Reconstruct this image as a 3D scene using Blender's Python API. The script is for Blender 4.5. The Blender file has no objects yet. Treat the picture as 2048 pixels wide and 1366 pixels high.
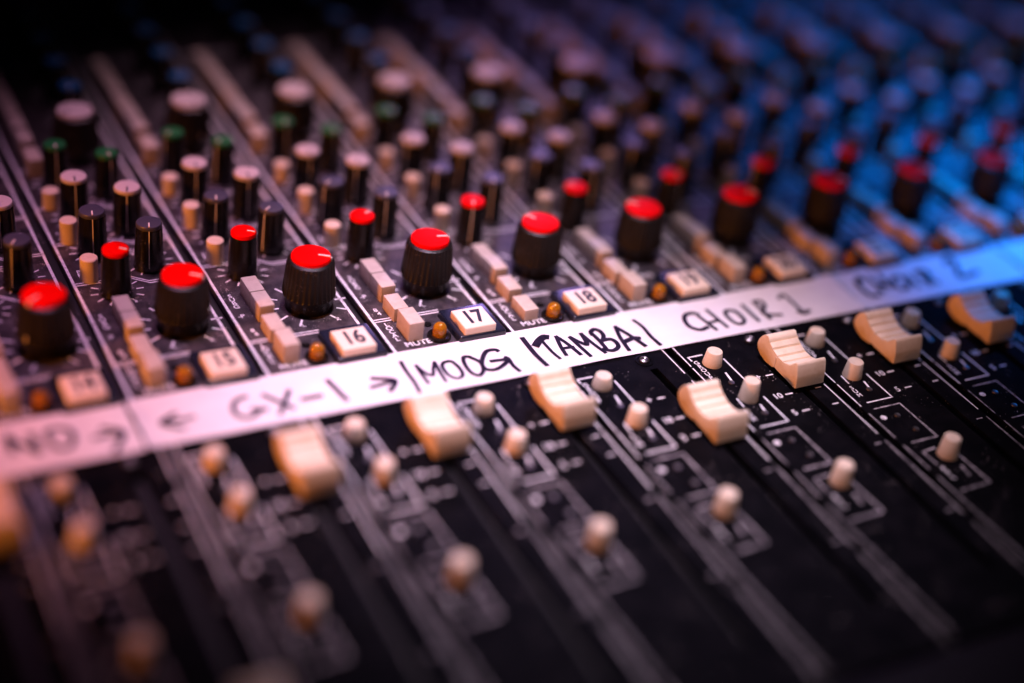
import bpy, bmesh, math, random
from mathutils import Matrix, Vector
random.seed(7)
S = 0.032            # one channel strip is 32 mm wide; every number below is in strip widths
sc = bpy.context.scene
col = sc.collection

# ------------------------------------------------------------------ camera
cd = bpy.data.cameras.new('camera'); cam = bpy.data.objects.new('camera', cd); col.objects.link(cam)
sc.camera = cam
cd.sensor_width = 36.0; cd.lens = 54.56; cd.clip_start = 0.005; cd.clip_end = 50
CP = Vector((-4.38751, -8.0451, 6.52237))
r_, u_, b_ = (0.881184, -0.456406, 0.123319), (0.161124, 0.535143, 0.829254), (-0.44447, -0.710856, 0.545097)
cam.matrix_world = Matrix(((r_[0], u_[0], b_[0], CP.x * S), (r_[1], u_[1], b_[1], CP.y * S), (r_[2], u_[2], b_[2], CP.z * S), (0, 0, 0, 1)))
cd.dof.use_dof = True
cd.dof.focus_distance = 11.98 * S
cd.dof.aperture_fstop = 2.3
cd.dof.aperture_blades = 0

# ------------------------------------------------------------------ world, lamps, exposure
w = bpy.data.worlds.new('World'); sc.world = w; w.use_nodes = True
w.node_tree.nodes['Background'].inputs[0].default_value = (0.12, 0.08, 0.20, 1)
w.node_tree.nodes['Background'].inputs[1].default_value = 0.015
sc.view_settings.view_transform = 'Standard'; sc.view_settings.look = 'None'
sc.view_settings.exposure = -0.28; sc.view_settings.gamma = 1

def lamp(kind, name, pos, target, color, energy, size=1.0, spot=60, blend=1.0):
    ld = bpy.data.lights.new(name, kind); ld.color = color; ld.energy = energy
    if kind == 'AREA': ld.shape = 'DISK'; ld.size = size * S
    else:
        ld.shadow_soft_size = size * S
        if kind == 'SPOT': ld.spot_size = math.radians(spot); ld.spot_blend = blend
    o = bpy.data.objects.new(name, ld); col.objects.link(o)
    p, t = Vector(pos) * S, Vector(target) * S
    o.location = p; o.rotation_euler = (t - p).to_track_quat('-Z', 'Y').to_euler()
    return o
lamp('SPOT', 'stage_lamp_white', (1.0, 1.5, 15.0), (0.9, -0.7, 0), (0.98, 0.76, 1.0), 20.0, 1.0, 27, 1.0)
lamp('SPOT', 'stage_lamp_pink', (-2.5, 4.0, 14.0), (-1.5, 1.4, 0), (1.0, 0.44, 0.88), 6.0, 1.0, 31, 1.0)
lamp('SPOT', 'stage_lamp_violet', (11.0, 17.5, 7.0), (2.4, 2.0, 0), (0.50, 0.32, 1.0), 4.2, 1.6, 13, 1.0)
lamp('SPOT', 'stage_lamp_blue', (11.0, 6.0, 13.0), (7.2, 0.7, 0), (0.0, 0.22, 1.0), 36.0, 1.0, 22, 1.0)
lamp('SPOT', 'stage_lamp_blue', (13.5, 12.0, 12.0), (8.0, 4.9, 0), (0.0, 0.20, 1.0), 10.0, 1.0, 28, 1.0)
lamp('SPOT', 'rose_fill', (3.0, 7.0, 12.5), (0.9, 3.6, 0), (1.0, 0.58, 0.80), 6.5, 1.0, 24, 1.0)  # added fill, brightens the far middle rows
lamp('SPOT', 'desk_lamp_warm', (-13.0, -2.0, 4.6), (1.6, 1.5, 0), (1.0, 0.27, 0.02), 9.0, 0.6, 31, 1.0)
lamp('SPOT', 'front_fill_soft', (-1.0, -10.5, 8.5), (2.0, -0.6, 0), (1.0, 0.66, 0.66), 1.8, 2.0, 24, 1.0)  # added soft fill for the faces turned to the front

# ------------------------------------------------------------------ materials
def srgb(r, g, b): return tuple((c / 12.92 if c <= .04045 else ((c + .055) / 1.055) ** 2.4) for c in (r, g, b))
def mat(name, color, rough=0.45, spec=0.5, noise=None, bump=0.0, bscale=900, dust=None, **kw):
    m = bpy.data.materials.new(name); m.use_nodes = True
    nt = m.node_tree; N = nt.nodes; L = nt.links; P = N['Principled BSDF']
    P.inputs['Base Color'].default_value = (*color, 1); P.inputs['Roughness'].default_value = rough
    P.inputs['Specular IOR Level'].default_value = spec
    for k, v in kw.items(): P.inputs[k.replace('_', ' ')].default_value = v
    geo = N.new('ShaderNodeNewGeometry')
    last = None
    if noise:
        (c2, sc_, lo, hi) = noise
        n = N.new('ShaderNodeTexNoise'); n.inputs['Scale'].default_value = sc_; n.inputs['Detail'].default_value = 8; n.inputs['Roughness'].default_value = .65
        L.new(geo.outputs['Position'], n.inputs['Vector'])
        r = N.new('ShaderNodeValToRGB'); r.color_ramp.elements[0].position = lo; r.color_ramp.elements[1].position = hi
        r.color_ramp.elements[0].color = (*color, 1); r.color_ramp.elements[1].color = (*c2, 1)
        L.new(n.outputs['Fac'], r.inputs['Fac']); last = r.outputs['Color']
        rr = N.new('ShaderNodeMapRange'); rr.inputs['To Min'].default_value = max(0.02, rough - .08); rr.inputs['To Max'].default_value = rough + .12
        L.new(n.outputs['Fac'], rr.inputs['Value']); L.new(rr.outputs['Result'], P.inputs['Roughness'])
    if dust:      # (colour, voronoi scale, size): separate grains of dust lying on the surface
        v = N.new('ShaderNodeTexVoronoi'); v.inputs['Scale'].default_value = dust[1]; v.inputs['Randomness'].default_value = 1
        L.new(geo.outputs['Position'], v.inputs['Vector'])
        n2 = N.new('ShaderNodeTexNoise'); n2.inputs['Scale'].default_value = dust[1] * .12; n2.inputs['Detail'].default_value = 3
        L.new(geo.outputs['Position'], n2.inputs['Vector'])
        mr = N.new('ShaderNodeMapRange'); mr.inputs['From Min'].default_value = .42; mr.inputs['From Max'].default_value = .72
        mr.inputs['To Min'].default_value = 0; mr.inputs['To Max'].default_value = dust[2]
        L.new(n2.outputs['Fac'], mr.inputs['Value'])
        lt = N.new('ShaderNodeMath'); lt.operation = 'LESS_THAN'
        L.new(v.outputs['Distance'], lt.inputs[0]); L.new(mr.outputs['Result'], lt.inputs[1])
        mx = N.new('ShaderNodeMix'); mx.data_type = 'RGBA'
        L.new(lt.outputs[0], mx.inputs['Factor'])
        if last: L.new(last, mx.inputs['A'])
        else: mx.inputs['A'].default_value = (*color, 1)
        mx.inputs['B'].default_value = (*dust[0], 1); last = mx.outputs['Result']
    if last: L.new(last, P.inputs['Base Color'])
    if bump:
        n3 = N.new('ShaderNodeTexNoise'); n3.inputs['Scale'].default_value = bscale; n3.inputs['Detail'].default_value = 4
        L.new(geo.outputs['Position'], n3.inputs['Vector'])
        b = N.new('ShaderNodeBump'); b.inputs['Strength'].default_value = bump; b.inputs['Distance'].default_value = 0.0004
        L.new(n3.outputs['Fac'], b.inputs['Height']); L.new(b.outputs['Normal'], P.inputs['Normal'])
    return m
DUST = (.34, .29, .29)
m_panel = mat('dusty_charcoal_paint', (.020, .016, .020), .40, .35, noise=((.085, .068, .074), 300, .40, .74), bump=.35, bscale=2600, dust=(DUST, 1500, .34))
m_fader = mat('black_paint', (.003, .003, .004), .34, .02, noise=((.008, .007, .009), 160, .45, .8), bump=.12, bscale=2600, dust=(DUST, 1100, .18))
m_groove = mat('groove_black', (.012, .011, .012), .5, .4, dust=(DUST, 1300, .30))
m_print = mat('white_silkscreen', (.80, .77, .79), .45, .3, noise=((.42, .39, .40), 700, .50, .68))
m_dull = mat('dull_silkscreen', (.46, .42, .44), .5, .1, noise=((.10, .09, .10), 420, .42, .62))  # duller print for the front part of the fader plate
m_black = mat('black_plastic', (.006, .005, .005), .24, .38, bump=.15, bscale=1800, dust=(DUST, 1700, .12))
m_fluted = mat('matt_black_plastic', (.008, .006, .005), .34, .28, bump=.3, bscale=2200, dust=(DUST, 1500, .20))
m_red = mat('red_plastic', (.92, .001, .001), .38, .03, noise=((.62, .001, .001), 260, .48, .85), bump=.25, bscale=1500)
m_grey = mat('slate_plastic', (.055, .055, .085), .40, .4, dust=(DUST, 1700, .12))
m_green = mat('green_plastic', (.010, .13, .035), .4, .4)
m_blue = mat('blue_plastic', (.008, .11, .28), .4, .4)
m_wcap = mat('pale_plastic', (.60, .52, .50), .42, .4, noise=((.48, .41, .38), 500, .5, .8))
m_mark = mat('pointer_white', (.80, .72, .66), .4, .4)
m_markblk = mat('pointer_black', (.02, .018, .018), .5, .3)
m_switch = mat('aged_beige_plastic', (.58, .49, .41), .40, .3, noise=((.46, .37, .29), 380, .45, .8), bump=.1, dust=((.2, .15, .12), 900, .10))
m_cream = mat('cream_plastic', (.86, .72, .55), .42, .22, noise=((.70, .54, .36), 260, .45, .85), bump=.12, bscale=1500)
m_peg = mat('ivory_plastic', (.74, .61, .47), .40, .3, noise=((.64, .50, .36), 420, .45, .8))
m_num = mat('number_button_plastic', (.82, .68, .52), .36, .4, noise=((.74, .60, .44), 300, .5, .8))
m_bezel = mat('bezel_plastic', (.010, .012, .024), .26, .5, dust=(DUST, 1500, .12))
m_ink = mat('dark_ink', (.020, .016, .030), .5, .3)
m_marker = mat('marker_ink', (.010, .007, .020), .65, .06, noise=((.03, .02, .045), 600, .4, .8))
m_tape = mat('white_tape', (.83, .80, .82), .42, .4, noise=((.70, .66, .70), 110, .38, .85), bump=.7, bscale=150)
m_metal = mat('screw_steel', (.22, .20, .20), .38, .5, Metallic=1.0)
m_amber = mat('amber_lens', (1.0, .40, .015), .08, .5, Transmission_Weight=.70, IOR=1.45)
m_chassis = mat('chassis_paint', (.010, .010, .012), .5, .4)
m_rest = mat('padded_vinyl', (.006, .005, .008), .55, .12, bump=.4, bscale=700)
m_table = mat('tabletop_laminate', (.020, .018, .018), .6, .3)

# ------------------------------------------------------------------ mesh helpers
class MB:
    def __init__(s): s.v = []; s.f = []; s.m = []; s.mats = []
    def mi(s, m):
        if m not in s.mats: s.mats.append(m)
        return s.mats.index(m)
    def add(s, vs, fs, m, T=None):
        b = len(s.v); i = s.mi(m)
        s.v += [tuple(T @ Vector(v)) if T else tuple(v) for v in vs]
        s.f += [tuple(b + k for k in f) for f in fs]; s.m += [i] * len(fs)
    def bmadd(s, bm, m, T=None):
        bm.verts.index_update()
        s.add([v.co[:] for v in bm.verts], [[v.index for v in f.verts] for f in bm.faces], m, T); bm.free()
    def box(s, x0, x1, y0, y1, z0, z1, m, bev=0, seg=2, T=None, taper=0):
        bm = bmesh.new()
        cs = []
        for z in (z0, z1):
            t = taper if z == z1 else 0
            cs += [bm.verts.new((x, y, z)) for x, y in ((x0 + t, y0 + t), (x1 - t, y0 + t), (x1 - t, y1 - t), (x0 + t, y1 - t))]
        for f in ((3, 2, 1, 0), (4, 5, 6, 7), (0, 1, 5, 4), (1, 2, 6, 5), (2, 3, 7, 6), (3, 0, 4, 7)): bm.faces.new([cs[i] for i in f])
        if bev: bmesh.ops.bevel(bm, geom=[e for e in bm.edges], offset=bev, segments=seg, affect='EDGES', profile=.6)
        s.bmadd(bm, m, T)
    def lathe(s, prof, m, n=48, cx=0, cy=0, flute=None, T=None, cap=True):
        # prof: (radius, z) from the bottom up; flute = (count, depth, zlo, zhi)
        vs = []; fs = []
        for (r, z) in prof:
            for k in range(n):
                a = 2 * math.pi * k / n; q = r
                if flute and flute[2] <= z <= flute[3]: q = r * (1 - flute[1] * (0.5 + 0.5 * math.cos(a * flute[0])))
                vs.append((cx + q * math.cos(a), cy + q * math.sin(a), z))
        for j in range(len(prof) - 1):
            for k in range(n):
                a, b = j * n + k, j * n + (k + 1) % n
                fs.append((a, b, b + n, a + n))
        if cap: fs.append(tuple((len(prof) - 1) * n + k for k in range(n)))
        s.add(vs, fs, m, T)
    def ribbon(s, pts, wd, z, m, thick=0):
        pts = [Vector(p) for p in pts]; n = len(pts); L = []; Rr = []
        for i, p in enumerate(pts):
            d = (pts[min(i + 1, n - 1)] - pts[max(i - 1, 0)]).normalized()
            k = Vector((-d.y, d.x)) * wd / 2
            if 0 < i < n - 1:
                d1 = (pts[i] - pts[i - 1]).normalized(); c = max(.5, d.dot(d1)); k = k / c
            if i == 0: p = p - d * wd * .3
            if i == n - 1: p = p + d * wd * .3
            L.append((p + k)); Rr.append((p - k))
        vs = [(*q, z) for q in L] + [(*q, z) for q in Rr]
        s.add(vs, [(i, n + i, n + i + 1, i + 1) for i in range(n - 1)], m)
    def text(s, body, x, y, size, z, m, align='CENTER', rot=0, narrow=1.0, bold=0):
        cu = bpy.data.curves.new('t', 'FONT'); cu.body = body; cu.size = size; cu.align_x = align; cu.align_y = 'CENTER'
        cu.resolution_u = 3; cu.offset = bold
        o = bpy.data.objects.new('t', cu); me = bpy.data.meshes.new_from_object(o)
        T = Matrix.Translation((x, y, z)) @ Matrix.Rotation(rot, 4, 'Z') @ Matrix.Scale(narrow, 4, (1, 0, 0))
        s.add([v.co[:] for v in me.vertices], [tuple(p.vertices) for p in me.polygons], m, T)
        bpy.data.objects.remove(o); bpy.data.curves.remove(cu); bpy.data.meshes.remove(me)
    def mesh(s, name, smooth=None):
        me = bpy.data.meshes.new(name)
        me.from_pydata([(a * S, b * S, c * S) for a, b, c in s.v], [], s.f)
        for m in s.mats: me.materials.append(m)
        me.polygons.foreach_set('material_index', s.m)
        if smooth:
            me.polygons.foreach_set('use_smooth', [True] * len(s.f)); me.set_sharp_from_angle(angle=math.radians(smooth))
        me.update(); return me
def link(name, me, parent=None, loc=(0, 0, 0), rz=0, label=None):
    o = bpy.data.objects.new(name, me); col.objects.link(o); o.parent = parent
    o.location = Vector(loc) * S; o.rotation_euler = (0, 0, rz)
    if label: o['label'] = label
    return o
def tag(o, label, cat, group=None):
    o['label'] = label; o['category'] = cat
    if group: o['group'] = group

# ------------------------------------------------------------------ meshes shared by the strips
PZ = .0018           # silkscreen sits this far above the paint
def strip_mesh():
    b = MB()
    x0, x1 = -.012, .905                                    # upper module plate
    b.box(x0, x1, .30, 9.6, -.06, 0, m_panel, .006, 1)
    f0, f1, s0, s1, t0, t1 = .115, 1.035, .785, .855, -2.95, -.20      # fader plate with its slot
    b.box(f0, s0, -3.40, .285, -.06, 0, m_fader); b.box(s1, f1, -3.40, .285, -.06, 0, m_fader)
    b.box(s0, s1, -3.40, t0, -.06, 0, m_fader); b.box(s0, s1, t1, .285, -.06, 0, m_fader)
    for x in (x0 + .016, x1 - .016): b.ribbon([(x, .31), (x, 9.5)], .023, PZ, m_print)
    for x in (f0 + .010, f1 - .010):                        # worn, gapped border lines of the fader plate; print duller towards the front
        y = .2
        while y > -3.3:
            L = random.uniform(.25, .9); y2 = max(-3.35, y - L)
            b.ribbon([(x, y), (x, y2)], .0105, PZ, m_print if y > -1.2 else m_dull); y = y2 - random.choice((.03, .04, .10))
    def dbl(pts, g=.030, wd=.012):
        b.ribbon(pts, wd, PZ, m_print); b.ribbon([(x, y - g) for x, y in pts], wd, PZ, m_print)
    dbl([(.012, 1.035), (.56, 1.035)])
    dbl([(.012, 2.155), (.44, 2.155), (.56, 2.055), (.885, 2.055)])
    dbl([(.012, 2.775), (.40, 2.775), (.60, 2.665), (.885, 2.665)])
    dbl([(.012, 3.375), (.40, 3.375), (.60, 3.265), (.885, 3.265)])
    dbl([(.012, 4.045), (.885, 4.045)])
    dbl([(.012, 6.1), (.885, 6.1)])
    T = lambda s, x, y, z=.07, **k: b.text(s, x, y, z, PZ, m_print, **k)
    T('MUTE', .222, .652, .085, bold=.002)
    for i, ch in enumerate('LOCAL'): T(ch, .090, .950 - i * .052, .070, bold=.0015)
    T('8', .088, 1.165, .065, bold=.0015); T('4', .098, 1.112, .065, bold=.0015)
    T('-P', .072, 1.375, .065, bold=.0015)
    for i, ch in enumerate('SUBG'): T(ch, .080, 1.665 - i * .052, .068, bold=.0015)
    T('L', .480, 1.125, .065); T('R', .765, 1.135, .065); T('L', .385, 1.80, .055); T('EQ', .585, 2.515, .105, bold=.002)
    for i, ch in enumerate('PRE'): T(ch, .083, 2.32 - i * .048, .062, bold=.0015)
    for i, ch in enumerate('MID'): T(ch, .083, 2.93 - i * .048, .062)
    def ticks(cx, cy, ra, rb, n=11, wd=.016):
        for k in range(n):
            a = math.radians(-60 + 300 * k / (n - 1)); c, s_ = math.cos(a), math.sin(a)
            b.ribbon([(cx + ra * c, cy + ra * s_), (cx + rb * c, cy + rb * s_)], wd, PZ, m_print)
    ticks(.61, 1.40, .235, .315, 11, .017)
    for (cx, cy) in ((.29, 1.97), (.285, 2.60), (.63, 2.33), (.28, 3.15), (.63, 2.90), (.27, 3.75), (.63, 3.50)): ticks(cx, cy, .15, .20, 11, .013)
    ticks(.545, 4.22, .22, .29)
    for k in range(6): ticks(.655, 4.86 + k * .545, .15, .19, 9, .013)
    # small sunk lamps and holes beside the mute switch
    b.lathe([(.034, PZ), (.030, .010), (.018, .008)], m_black, 16, .395, .865); b.lathe([(.010, .010), (.006, .014)], m_print, 8, .330, .845)
    # fader plate printing
    P = lambda pts, wd=.014: b.ribbon(pts, wd, PZ, m_print if pts[0][1] > -1.15 else m_dull)
    P([(.168, -.150), (.300, -.150)]); P([(.168, -.150), (.172, -.20)])
    P([(.440, -.25), (.440, -.62)]); P([(.452, -.78), (.452, -1.10)]); P([(.452, -1.10), (.205, -1.10)])
    P([(.345, -.42), (.330, -.52)], .018); P([(.365, -.86), (.350, -.95)], .018)
    P([(.205, -1.185), (.455, -1.185)]); P([(.455, -1.185), (.460, -1.625)]); P([(.460, -1.625), (.215, -1.625)])
    P([(.215, -1.745), (.340, -1.735)]); P([(.215, -1.745), (.222, -1.90)])
    P([(.465, -1.86), (.470, -2.20)]); P([(.470, -2.20), (.195, -2.205)]); P([(.39, -1.98), (.375, -2.08)], .018)
    P([(.232, -.74), (.225, -.84)], .013)
    for i, ch in enumerate('GROUP'): T(ch, .195, -.235 - i * .052, .062, bold=.001)
    for i, ch in enumerate('SUM'): T(ch, .210, -.90 - i * .05, .060, bold=.001)
    for i, ch in enumerate('PFL'): T(ch, .235, -1.96 - i * .05, .062, bold=.001)
    b.lathe([(.026, PZ), (.0, .004)], m_print, 14, .205, -1.30)
    for y, t in ((-.55, '+'), (-.81, '10'), (-1.03, '5'), (-1.55, ''), (-2.35, '')):
        if t: P([(.640, y), (.700, y)], .014)
        P([(.925, y), (.975, y)], .012)
        if t: T(t, .565, y, .085, bold=.0015)
    for (x, y) in ((.313, -.545), (.335, -.96), (.330, -1.31), (.355, -1.50)):
        b.lathe([(.026, PZ), (.024, .008), (.012, .006)], m_metal, 14, x, y)
    return b.mesh('channel_strip')

def knob_mesh(kind, capm):
    b = MB()
    if kind == 'big':
        b.lathe([(.176, .0), (.182, .025), (.184, .04), (.198, .115), (.206, .125), (.208, .14), (.184, .395), (.176, .412), (.155, .425)], m_fluted, 180, flute=(30, .06, .126, .40))
        for k in range(16):
            a = 2 * math.pi * k / 16; b.lathe([(.011, 0), (.007, .004)], m_black, 8, T=Matrix.Rotation(a, 4, 'Z') @ Matrix.Translation((.1875, 0, .08)) @ Matrix.Rotation(math.radians(100), 4, 'Y'))
        b.lathe([(.152, .420), (.152, .447), (.147, .456), (.10, .461), (0.001, .463)], capm, 48)
        b.box(.055, .143, -.007, .007, .455, .4655, m_mark if capm is m_red else m_markblk)
        b.box(.150, .160, -.008, .008, .400, .455, m_mark)
        b.box(.190, .2045, -.006, .006, .15, .19, m_mark)
    else:
        rt = {'small': .100, 'pale': .104, 'green': .092}[kind]
        h = .405
        b.lathe([(rt + .008, 0), (rt + .020, .015), (rt + .016, .045), (rt + .004, h - .05), (rt - .002, h - .035)], m_black, 48, flute=(18, .018, .05, h - .04))
        b.lathe([(rt - .001, h - .035), (rt, h - .012), (rt - .006, h - .002), (rt * .6, h + .003), (.001, h + .004)], capm, 40)
        mk = m_markblk if capm is m_wcap else m_mark
        b.box(.028, rt - .012, -.006, .006, h - .002, h + .0075, mk)
        # pointer line down the skirt
        vs = []; 
        for (r, z) in ((rt + .0205, .05), (rt + .0065, h - .05), (rt + .0025, h - .03)):
            vs += [(r, -.0035, z), (r, .0035, z)]
        b.add(vs, [(0, 1, 3, 2), (2, 3, 5, 4)], m_mark)
    return b.mesh('rotary_knob', 35)

def switch_mesh(lx, ly, h):
    b = MB(); b.box(-lx / 2, lx / 2, -ly / 2, ly / 2, -.02, h, m_switch, .008, 2); return b.mesh('push_button', 30)
def peg_mesh(h):
    b = MB(); b.lathe([(.078, -.03), (.078, .0), (.075, .02), (.062, h - .006), (.058, h - .001), (.001, h)], m_peg, 36)
    return b.mesh('round_button', 35)
def round_mesh(h):
    b = MB(); b.lathe([(.070, -.02), (.068, h - .010), (.062, h - .002), (.001, h)], m_peg, 32); return b.mesh('round_button', 35)
def fader_mesh():
    # side outline of the cap: a scooped saddle with finger ridges, y forward is negative
    top = [(.215, .235), (.200, .246), (.185, .243)]
    n = 7
    ctrl = [(.185, .240), (.150, .205), (.095, .172), (.020, .150), (-.055, .150), (-.125, .172), (-.180, .222)]
    for i, (a, c) in enumerate(zip(ctrl, ctrl[1:])):
        dx, dz = c[0] - a[0], c[1] - a[1]
        top += [(a[0] + dx * .08, a[1] + dz * .08 + .007), (a[0] + dx * .78, a[1] + dz * .78 + .007), (a[0] + dx * .88, a[1] + dz * .88 - .010)]
    top += [(-.184, .238), (-.196, .243), (-.206, .236), (-.212, .222), (-.236, .140), (-.250, .050), (-.243, .038)]
    bot = [(-.20, .034), (-.10, .046), (.00, .050), (.028, .050), (.036, .062), (.046, .050), (.060, .036), (.15, .030), (.225, .048), (.270, .078), (.288, .118), (.280, .160), (.255, .205), (.232, .228)]
    prof = top + bot
    bm = bmesh.new(); hw = .135
    A = [bm.verts.new((-hw, y, z)) for y, z in prof]; B = [bm.verts.new((hw, y, z)) for y, z in prof]; k = len(prof)
    for i in range(k): bm.faces.new((A[i], A[(i + 1) % k], B[(i + 1) % k], B[i]))
    fa = bm.faces.new(A[::-1]); fb = bm.faces.new(B)
    bmesh.ops.bevel(bm, geom=list(fa.edges) + list(fb.edges), offset=.007, segments=2, affect='EDGES', profile=.6)
    bmesh.ops.recalc_face_normals(bm, faces=bm.faces)
    b = MB(); b.bmadd(bm, m_cream)
    b.box(-.016, .016, -.04, .04, -.15, .055, m_metal)
    b.box(-.1385, -.1355, .032, .040, .055, .145, m_mark)
    return b.mesh('fader_cap', 40)
def bezel_mesh():
    b = MB(); b.box(-.205, .205, -.215, .205, -.02, .058, m_bezel, .016, 3, taper=.008); return b.mesh('button_bezel', 35)
def number_mesh(n):
    b = MB(); b.box(-.134, .134, -.134, .134, .03, .120, m_num, .012, 3)
    b.text(str(n), 0, 0, .235, .1212, m_ink, narrow=.72, bold=.007); return b.mesh('number_button', 35)
def lamp_mesh():
    b = MB(); b.lathe([(.093, -.005), (.093, .018), (.084, .026), (.066, .026), (.060, .012)], m_black, 32)
    b.lathe([(0.054, .0), (0.054, .075)] + [(0.054 * math.cos(a), .075 + 0.054 * math.sin(a)) for a in (.25, .5, .75, 1.0, 1.25, 1.45, 1.56)], m_amber, 32)
    return b.mesh('indicator_lamp', 40)
def screw_mesh():
    b = MB(); b.lathe([(.075, -.004), (.073, .005), (.055, .007), (.050, -.001)], m_fader, 28)
    b.lathe([(.042, .0), (.040, .016), (.024, .026), (.012, .022), (.001, .014)], m_metal, 24); return b.mesh('screw', 35)

# ------------------------------------------------------------------ the mixing console
desk = bpy.data.objects.new('tabletop', None)
b = MB(); b.box(-30, 34, -22, 26, -4.2, -3.2, m_table, .05, 1); tb = link('tabletop', b.mesh('tabletop')); bpy.data.objects.remove(desk)
tb['kind'] = 'structure'
console = bpy.data.objects.new('mixing_console', None); col.objects.link(console)
console.location = (0, 0, -3.2 * S)
tag(console, 'large dusty black mixing console with rows of knobs and cream faders', 'mixing console')
UP = (0, 0, 3.2)
def part(name, me, parent=console, loc=(0, 0, 0), rz=0, label=None):
    if parent is console: loc = (loc[0], loc[1], loc[2] + 3.2)
    return link(name, me, parent, loc, rz, label)
b = MB(); b.box(-5.4, 13.2, -3.44, 9.8, -3.2, -.075, m_groove)
part('chassis', b.mesh('chassis'))
b = MB(); b.box(-5.6, 13.4, -5.2, -3.45, -3.0, .10, m_rest, .18, 5)
part('armrest', b.mesh('armrest', 40), label='black padded armrest along the front edge')
b = MB(); b.box(-5.6, 13.4, 9.85, 11.8, -3.0, .9, m_chassis, .08, 3)
part('rear_hood', b.mesh('rear_hood', 40))
for x in (-5.6, 13.22):
    b = MB(); b.box(x, x + .18, -3.40, 9.8, -3.0, .35, m_chassis, .05, 3); part('end_cheek', b.mesh('end_cheek', 40))

K = {('big', 'red'): knob_mesh('big', m_red), ('small', 'red'): knob_mesh('small', m_red), ('small', 'grey'): knob_mesh('small', m_grey),
     ('pale', 'pale'): knob_mesh('pale', m_wcap), ('big', 'pale'): knob_mesh('big', m_wcap), ('green', 'green'): knob_mesh('green', m_green),
     ('green', 'blue'): knob_mesh('green', m_blue)}
SM, FM, BM_, LM, SCM = strip_mesh(), fader_mesh(), bezel_mesh(), lamp_mesh(), screw_mesh()
SW = {}
def sw(lx, ly, h):
    k = (lx, ly, h)
    if k not in SW: SW[k] = switch_mesh(*k)
    return SW[k]
PG = {h: peg_mesh(h) for h in (.10, .12, .135, .165)}
RB = {h: round_mesh(h) for h in (.20, .16)}
faderY = {-4: -.49, -3: -2.62, -2: -.585, -1: -.475, 0: -.475, 1: -.96, 2: -.565, 3: -.525, 4: -.535}
rnd = random.Random(21)
D = math.radians
big_rot = {-4: -100, -3: -145, -2: -35, -1: -30, 0: -10, 1: 120, 2: 135}
for k in range(-4, 12):
    n = k + 17
    st = part('channel_strip', SM, console, (k, 0, 0), label='channel strip with the button numbered %d' % n)
    def kn(size, cap, x, y, rz=None, label=None):
        part('rotary_knob', K[(size, cap)], st, (x, y, 0), D(rz if rz is not None else rnd.uniform(-220, 20)), label)
    kn('big', 'red', .615, 1.385, big_rot.get(k), 'fat fluted black knob with a red cap')
    kn('small', 'red', .275, 1.945, {-2: -35, -1: -32, 0: 20}.get(k), 'slim black knob with a red cap')
    kn('small', 'grey', .255, 2.55, rnd.uniform(-150, -100), 'slim black knob with a slate cap')
    kn('small', 'grey', .620, 2.26, rnd.uniform(-150, -100), 'slim black knob with a slate cap')
    kn('pale', 'pale', .262, 3.13, rnd.uniform(-150, -80), 'slim black knob with a pale cap')
    kn('pale', 'pale', .620, 2.86, rnd.uniform(-130, -100), 'slim black knob with a pale cap')
    kn('green', 'green', .255, 3.71, rnd.uniform(-150, -60), 'slim black knob with a green cap')
    kn('green', 'green', .620, 3.47, rnd.uniform(-150, -60), 'slim black knob with a green cap')
    kn('big', 'pale', .545, 4.19, rnd.uniform(-180, 0), 'fat black knob with a pale cap')
    for q in range(6): kn('green', 'blue', .655, 4.80 + q * .545, None, 'slim black knob with a blue cap')
    # switch bank: three beige keys then the solo key
    hs = [rnd.choice((.14, .14, .125)) for _ in range(2)]
    if k in (-1, 0): hs = [.14, .14]
    part('push_button', sw(.122, .215, hs[0]), st, (.232, 1.592, 0)); part('push_button', sw(.122, .215, hs[1]), st, (.232, 1.368, 0))
    part('push_button', sw(.122, .215, .115), st, (.218, 1.085, 0)); 
    part('push_button', sw(.126, .225, .100 if k == 1 else .160), st, (.215, .800, 0))
    part('round_button', RB[.20], st, (.135, 2.20, 0)); part('round_button', RB[.20], st, (.130, 2.80, 0)); part('round_button', RB[.16], st, (.130, 3.38, 0))
    y = 3.95
    for q in range(7):
        part('push_button', sw(.122, .24, .17 if q == 0 else rnd.choice((.20, .20, .19))), st, (.135, 4.02 + q * .262 + (.05 if q else 0), 0))
    part('button_bezel', BM_, st, (.724, .757, 0))
    part('number_button', number_mesh(n), st, (.702, .698, 0), label='square cream button numbered %d' % n)
    part('indicator_lamp', LM, st, (.412, .685, 0))
    part('screw', SCM, st, (.805, -.083, 0))
    part('round_button', PG[.10 if k == 1 else .12], st, (.313, -.275, 0))
    part('round_button', PG[.165 if k == 2 else .135], st, (.325, -.755, 0))
    part('round_button', PG[.165], st, (.378, -1.83, 0))
    fy = faderY.get(k, rnd.choice((-.53, -.55, -.60)))
    part('fader_cap', FM, st, (.850, fy, 0), label='scooped cream fader knob')

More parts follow.
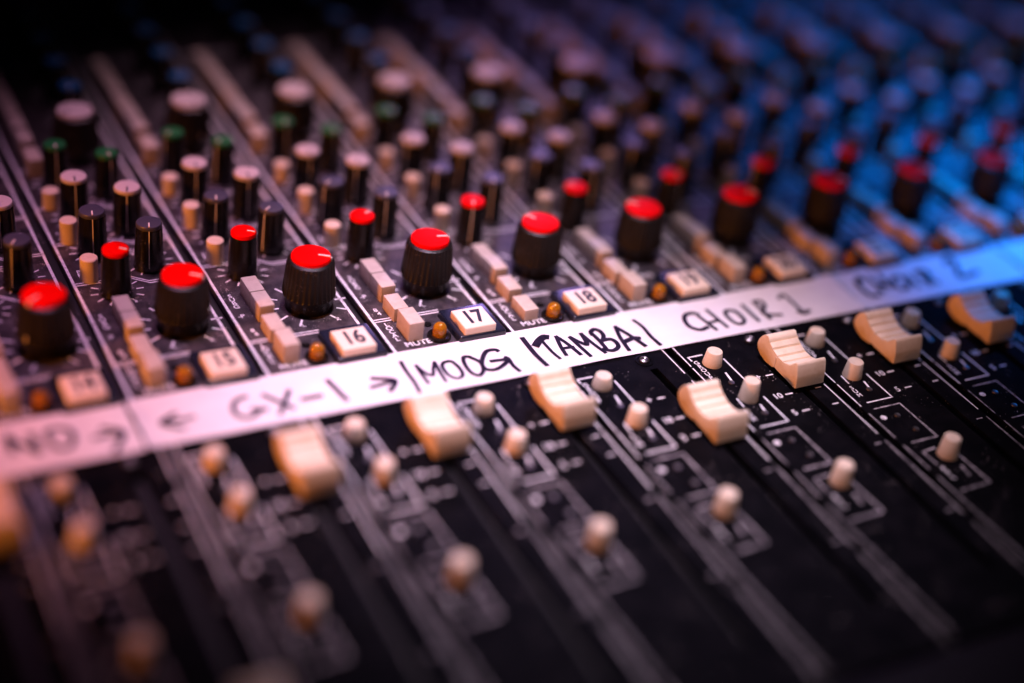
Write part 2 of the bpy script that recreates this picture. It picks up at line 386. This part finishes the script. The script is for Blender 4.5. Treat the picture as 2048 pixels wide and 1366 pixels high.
# ------------------------------------------------------------------ strips of write-on tape stuck across the console
STROKES = [
 ('t2', 0.027, [(-0.019,0.442), (-0.029,0.315), (-0.029,0.178), (-0.042,0.048)]),
 ('t2', 0.024, [(0.070,0.362), (0.066,0.251), (0.065,0.129)]),
 ('t2', 0.024, [(0.072,0.367), (0.089,0.278), (0.135,0.209), (0.176,0.286), (0.223,0.367)]),
 ('t2', 0.024, [(0.223,0.367), (0.206,0.225), (0.198,0.108)]),
 ('t2', 0.025, [(0.286,0.339), (0.349,0.337), (0.370,0.226), (0.347,0.138), (0.285,0.126), (0.249,0.194), (0.255,0.296), (0.286,0.339), (0.320,0.343)]),
 ('t2', 0.027, [(0.511,0.350), (0.460,0.357), (0.429,0.260), (0.431,0.155), (0.472,0.108), (0.530,0.159), (0.556,0.256), (0.512,0.341)]),
 ('t2', 0.03, [(0.754,0.357), (0.738,0.379), (0.673,0.381), (0.614,0.328), (0.558,0.238), (0.556,0.169), (0.617,0.141), (0.697,0.169), (0.770,0.226), (0.702,0.243), (0.639,0.248)]),
 ('t2', 0.028, [(0.767,0.263), (0.783,0.240), (0.776,0.153), (0.786,0.089), (0.792,0.069)]),
 ('t2', 0.033, [(1.019,0.460), (1.011,0.242), (1.027,0.076)]),
 ('t2', 0.05, [(1.074,0.339), (1.129,0.390), (1.187,0.424), (1.213,0.416)]),
 ('t2', 0.022, [(1.150,0.366), (1.154,0.219), (1.170,0.125)]),
 ('t2', 0.026, [(1.288,0.402), (1.255,0.270), (1.239,0.149)]),
 ('t2', 0.028, [(1.288,0.402), (1.321,0.296), (1.352,0.125)]),
 ('t2', 0.026, [(1.250,0.240), (1.348,0.233)]),
 ('t2', 0.027, [(1.387,0.359), (1.401,0.226), (1.417,0.081)]),
 ('t2', 0.03, [(1.389,0.363), (1.427,0.282), (1.469,0.231), (1.491,0.309), (1.500,0.381)]),
 ('t2', 0.025, [(1.500,0.381), (1.521,0.236), (1.553,0.089)]),
 ('t2', 0.03, [(1.580,0.338), (1.590,0.382), (1.636,0.406), (1.667,0.369), (1.662,0.305), (1.627,0.254)]),
 ('t2', 0.028, [(1.587,0.350), (1.593,0.241), (1.588,0.124)]),
 ('t2', 0.03, [(1.622,0.247), (1.688,0.245), (1.712,0.196), (1.696,0.132), (1.636,0.098), (1.588,0.114), (1.570,0.143)]),
 ('t2', 0.026, [(1.820,0.389), (1.779,0.241), (1.755,0.064)]),
 ('t2', 0.028, [(1.820,0.389), (1.868,0.252), (1.914,0.080)]),
 ('t2', 0.034, [(1.776,0.177), (1.874,0.203), (1.924,0.188)]),
 ('t2', 0.026, [(2.014,0.430), (2.036,0.326), (2.028,0.176), (2.039,0.059)]),
 ('t2', 0.032, [(2.588,0.350), (2.551,0.381), (2.477,0.372), (2.429,0.307), (2.417,0.213), (2.474,0.148), (2.558,0.162)]),
 ('t2', 0.026, [(2.576,0.323), (2.609,0.108)]),
 ('t2', 0.026, [(2.695,0.388), (2.720,0.114)]),
 ('t2', 0.026, [(2.599,0.214), (2.712,0.224)]),
 ('t2', 0.028, [(2.860,0.330), (2.919,0.303), (2.925,0.181), (2.880,0.125), (2.822,0.142), (2.809,0.235), (2.827,0.310), (2.867,0.330)]),
 ('t2', 0.026, [(3.036,0.367), (3.033,0.117)]),
 ('t2', 0.026, [(3.162,0.376), (3.151,0.119)]),
 ('t2', 0.027, [(3.155,0.378), (3.226,0.375), (3.222,0.300), (3.143,0.222), (3.174,0.175), (3.279,0.139)]),
 ('t2', 0.027, [(3.409,0.361), (3.475,0.400), (3.490,0.351), (3.488,0.223), (3.487,0.108)]),
 ('t2', 0.034, [(3.452,0.139), (3.484,0.104), (3.554,0.127)]),
 ('t3', 0.03, [(4.349,0.399), (4.347,0.453), (4.272,0.390), (4.241,0.263), (4.255,0.169), (4.329,0.162)]),
 ('t3', 0.028, [(4.430,0.438), (4.399,0.187)]),
 ('t3', 0.028, [(4.556,0.457), (4.521,0.228)]),
 ('t3', 0.034, [(4.428,0.285), (4.518,0.297)]),
 ('t3', 0.028, [(4.668,0.370), (4.734,0.352), (4.718,0.233), (4.650,0.176), (4.593,0.192), (4.598,0.297), (4.668,0.370)]),
 ('t3', 0.028, [(4.799,0.349), (4.785,0.168)]),
 ('t3', 0.028, [(4.929,0.375), (4.913,0.162)]),
 ('t3', 0.03, [(4.934,0.382), (5.014,0.391), (5.019,0.310), (4.960,0.265), (4.966,0.224), (5.012,0.180)]),
 ('t3', 0.034, [(5.313,0.427), (5.374,0.491), (5.428,0.492), (5.367,0.348), (5.289,0.211), (5.385,0.200), (5.515,0.226)]),
 ('t2', 0.024, [(-1.660,0.247), (-1.882,0.243)]),
 ('t2', 0.026, [(-1.767,0.329), (-1.887,0.244), (-1.764,0.144)]),
 ('t2', 0.028, [(-1.244,0.367), (-1.328,0.340), (-1.378,0.250), (-1.365,0.163), (-1.290,0.128), (-1.202,0.184)]),
 ('t2', 0.034, [(-1.251,0.205), (-1.160,0.181)]),
 ('t2', 0.028, [(-1.124,0.350), (-0.976,0.133)]),
 ('t2', 0.028, [(-0.934,0.345), (-1.090,0.096)]),
 ('t2', 0.03, [(-0.879,0.219), (-0.737,0.218)]),
 ('t2', 0.03, [(-0.627,0.381), (-0.583,0.115)]),
 ('t2', 0.032, [(-0.309,0.308), (-0.157,0.235), (-0.240,0.127)]),
 ('t2', 0.028, [(-0.357,0.206), (-0.165,0.229)]),
 ('t1', 0.036, [(-2.876,0.430), (-2.876,0.240)]),
 ('t1', 0.036, [(-2.878,0.397), (-2.808,0.300), (-2.731,0.209)]),
 ('t1', 0.036, [(-2.725,0.398), (-2.719,0.180)]),
 ('t1', 0.032, [(-2.615,0.396), (-2.559,0.407), (-2.486,0.371), (-2.474,0.283), (-2.517,0.188), (-2.585,0.185), (-2.623,0.264), (-2.629,0.358), (-2.615,0.396)]),
 ('t1', 0.03, [(-2.352,0.230), (-2.164,0.233)]),
 ('t1', 0.034, [(-2.274,0.319), (-2.155,0.231), (-2.258,0.053)]),
]
def smooth(pts):
    if len(pts) < 3: return pts
    out = []
    for i in range(len(pts) - 1):
        p0, p1, p2, p3 = (Vector(pts[max(0, min(len(pts) - 1, j))]) for j in (i - 1, i, i + 1, i + 2))
        for q in range(5):
            t = q / 5
            out.append(tuple(.5 * ((2 * p1) + (p2 - p0) * t + (2 * p0 - 5 * p1 + 4 * p2 - p3) * t * t + (3 * p1 - p0 - 3 * p2 + p3) * t ** 3)))
    return out + [tuple(pts[-1])]
def tape(key, x0, x1, z, label, ragged=.012):
    b = MB(); nx, ny = max(4, int((x1 - x0) * 16)), 6
    y0, y1 = .008, .568
    rr = random.Random(key)
    vs = []
    for i in range(nx + 1):
        for j in range(ny + 1):
            x = x0 + (x1 - x0) * i / nx; y = y0 + (y1 - y0) * j / ny
            if i in (0, nx): x += rr.uniform(-ragged, ragged)
            zz = z + .0022 * math.sin(x * 7.3 + y * 5) * math.sin(x * 2.1 + 1)
            for g in range(-5, 14):      # dips where it bridges the gaps between strips
                zz -= .0035 * math.exp(-((x - g + (.02 if y > .3 else -.08)) / .03) ** 2)
            zz += .012 * math.exp(-min(abs(x - x0), abs(x - x1)) / .05) * (z > .01)
            vs.append((x, y, zz))
    top = len(vs)
    fs = [(i * (ny + 1) + j, (i + 1) * (ny + 1) + j, (i + 1) * (ny + 1) + j + 1, i * (ny + 1) + j + 1) for i in range(nx) for j in range(ny)]
    b.add(vs, fs, m_tape); b.add([(x, y, q - .0025) for x, y, q in vs], [f[::-1] for f in fs], m_tape)
    # edge wall
    rim = [i * (ny + 1) for i in range(nx + 1)] + [nx * (ny + 1) + j for j in range(1, ny + 1)] + [i * (ny + 1) + ny for i in range(nx - 1, -1, -1)] + [j for j in range(ny - 1, 0, -1)]
    b.add([vs[i] for i in rim] + [(vs[i][0], vs[i][1], vs[i][2] - .0025) for i in rim], [(i, i + len(rim), (i + 1) % len(rim) + len(rim), (i + 1) % len(rim)) for i in range(len(rim))], m_tape)
    t = link('label_tape', b.mesh('label_tape', 60)); tag(t, label, 'tape', 'strips of write-on tape across the console')
    s = [q for q in STROKES if q[0] == key]
    if s:
        b = MB()
        for i, (_, wd, pts) in enumerate(s): b.ribbon(smooth(pts), wd * (1.6 if key == 't3' else 1.28), z + .0036 + .00025 * i / 4, m_marker)
        link('handwriting', b.mesh('handwriting'), t)
    return t
tape('t1', -5.2, -2.066, .0085, 'white tape at the left end with a right-pointing arrow in blurred marker')
tape('t2', -2.045, 4.085, .0120, 'longest white tape, with the marker words TAMBA and CHOIR 1')
tape('t3', 4.103, 5.985, .0085, 'bluish lit white tape with the blurred marker words CHOIR 2')
tape('t4', 6.00, 12.1, .0120, 'blank tape at the far right, lit solid blue')
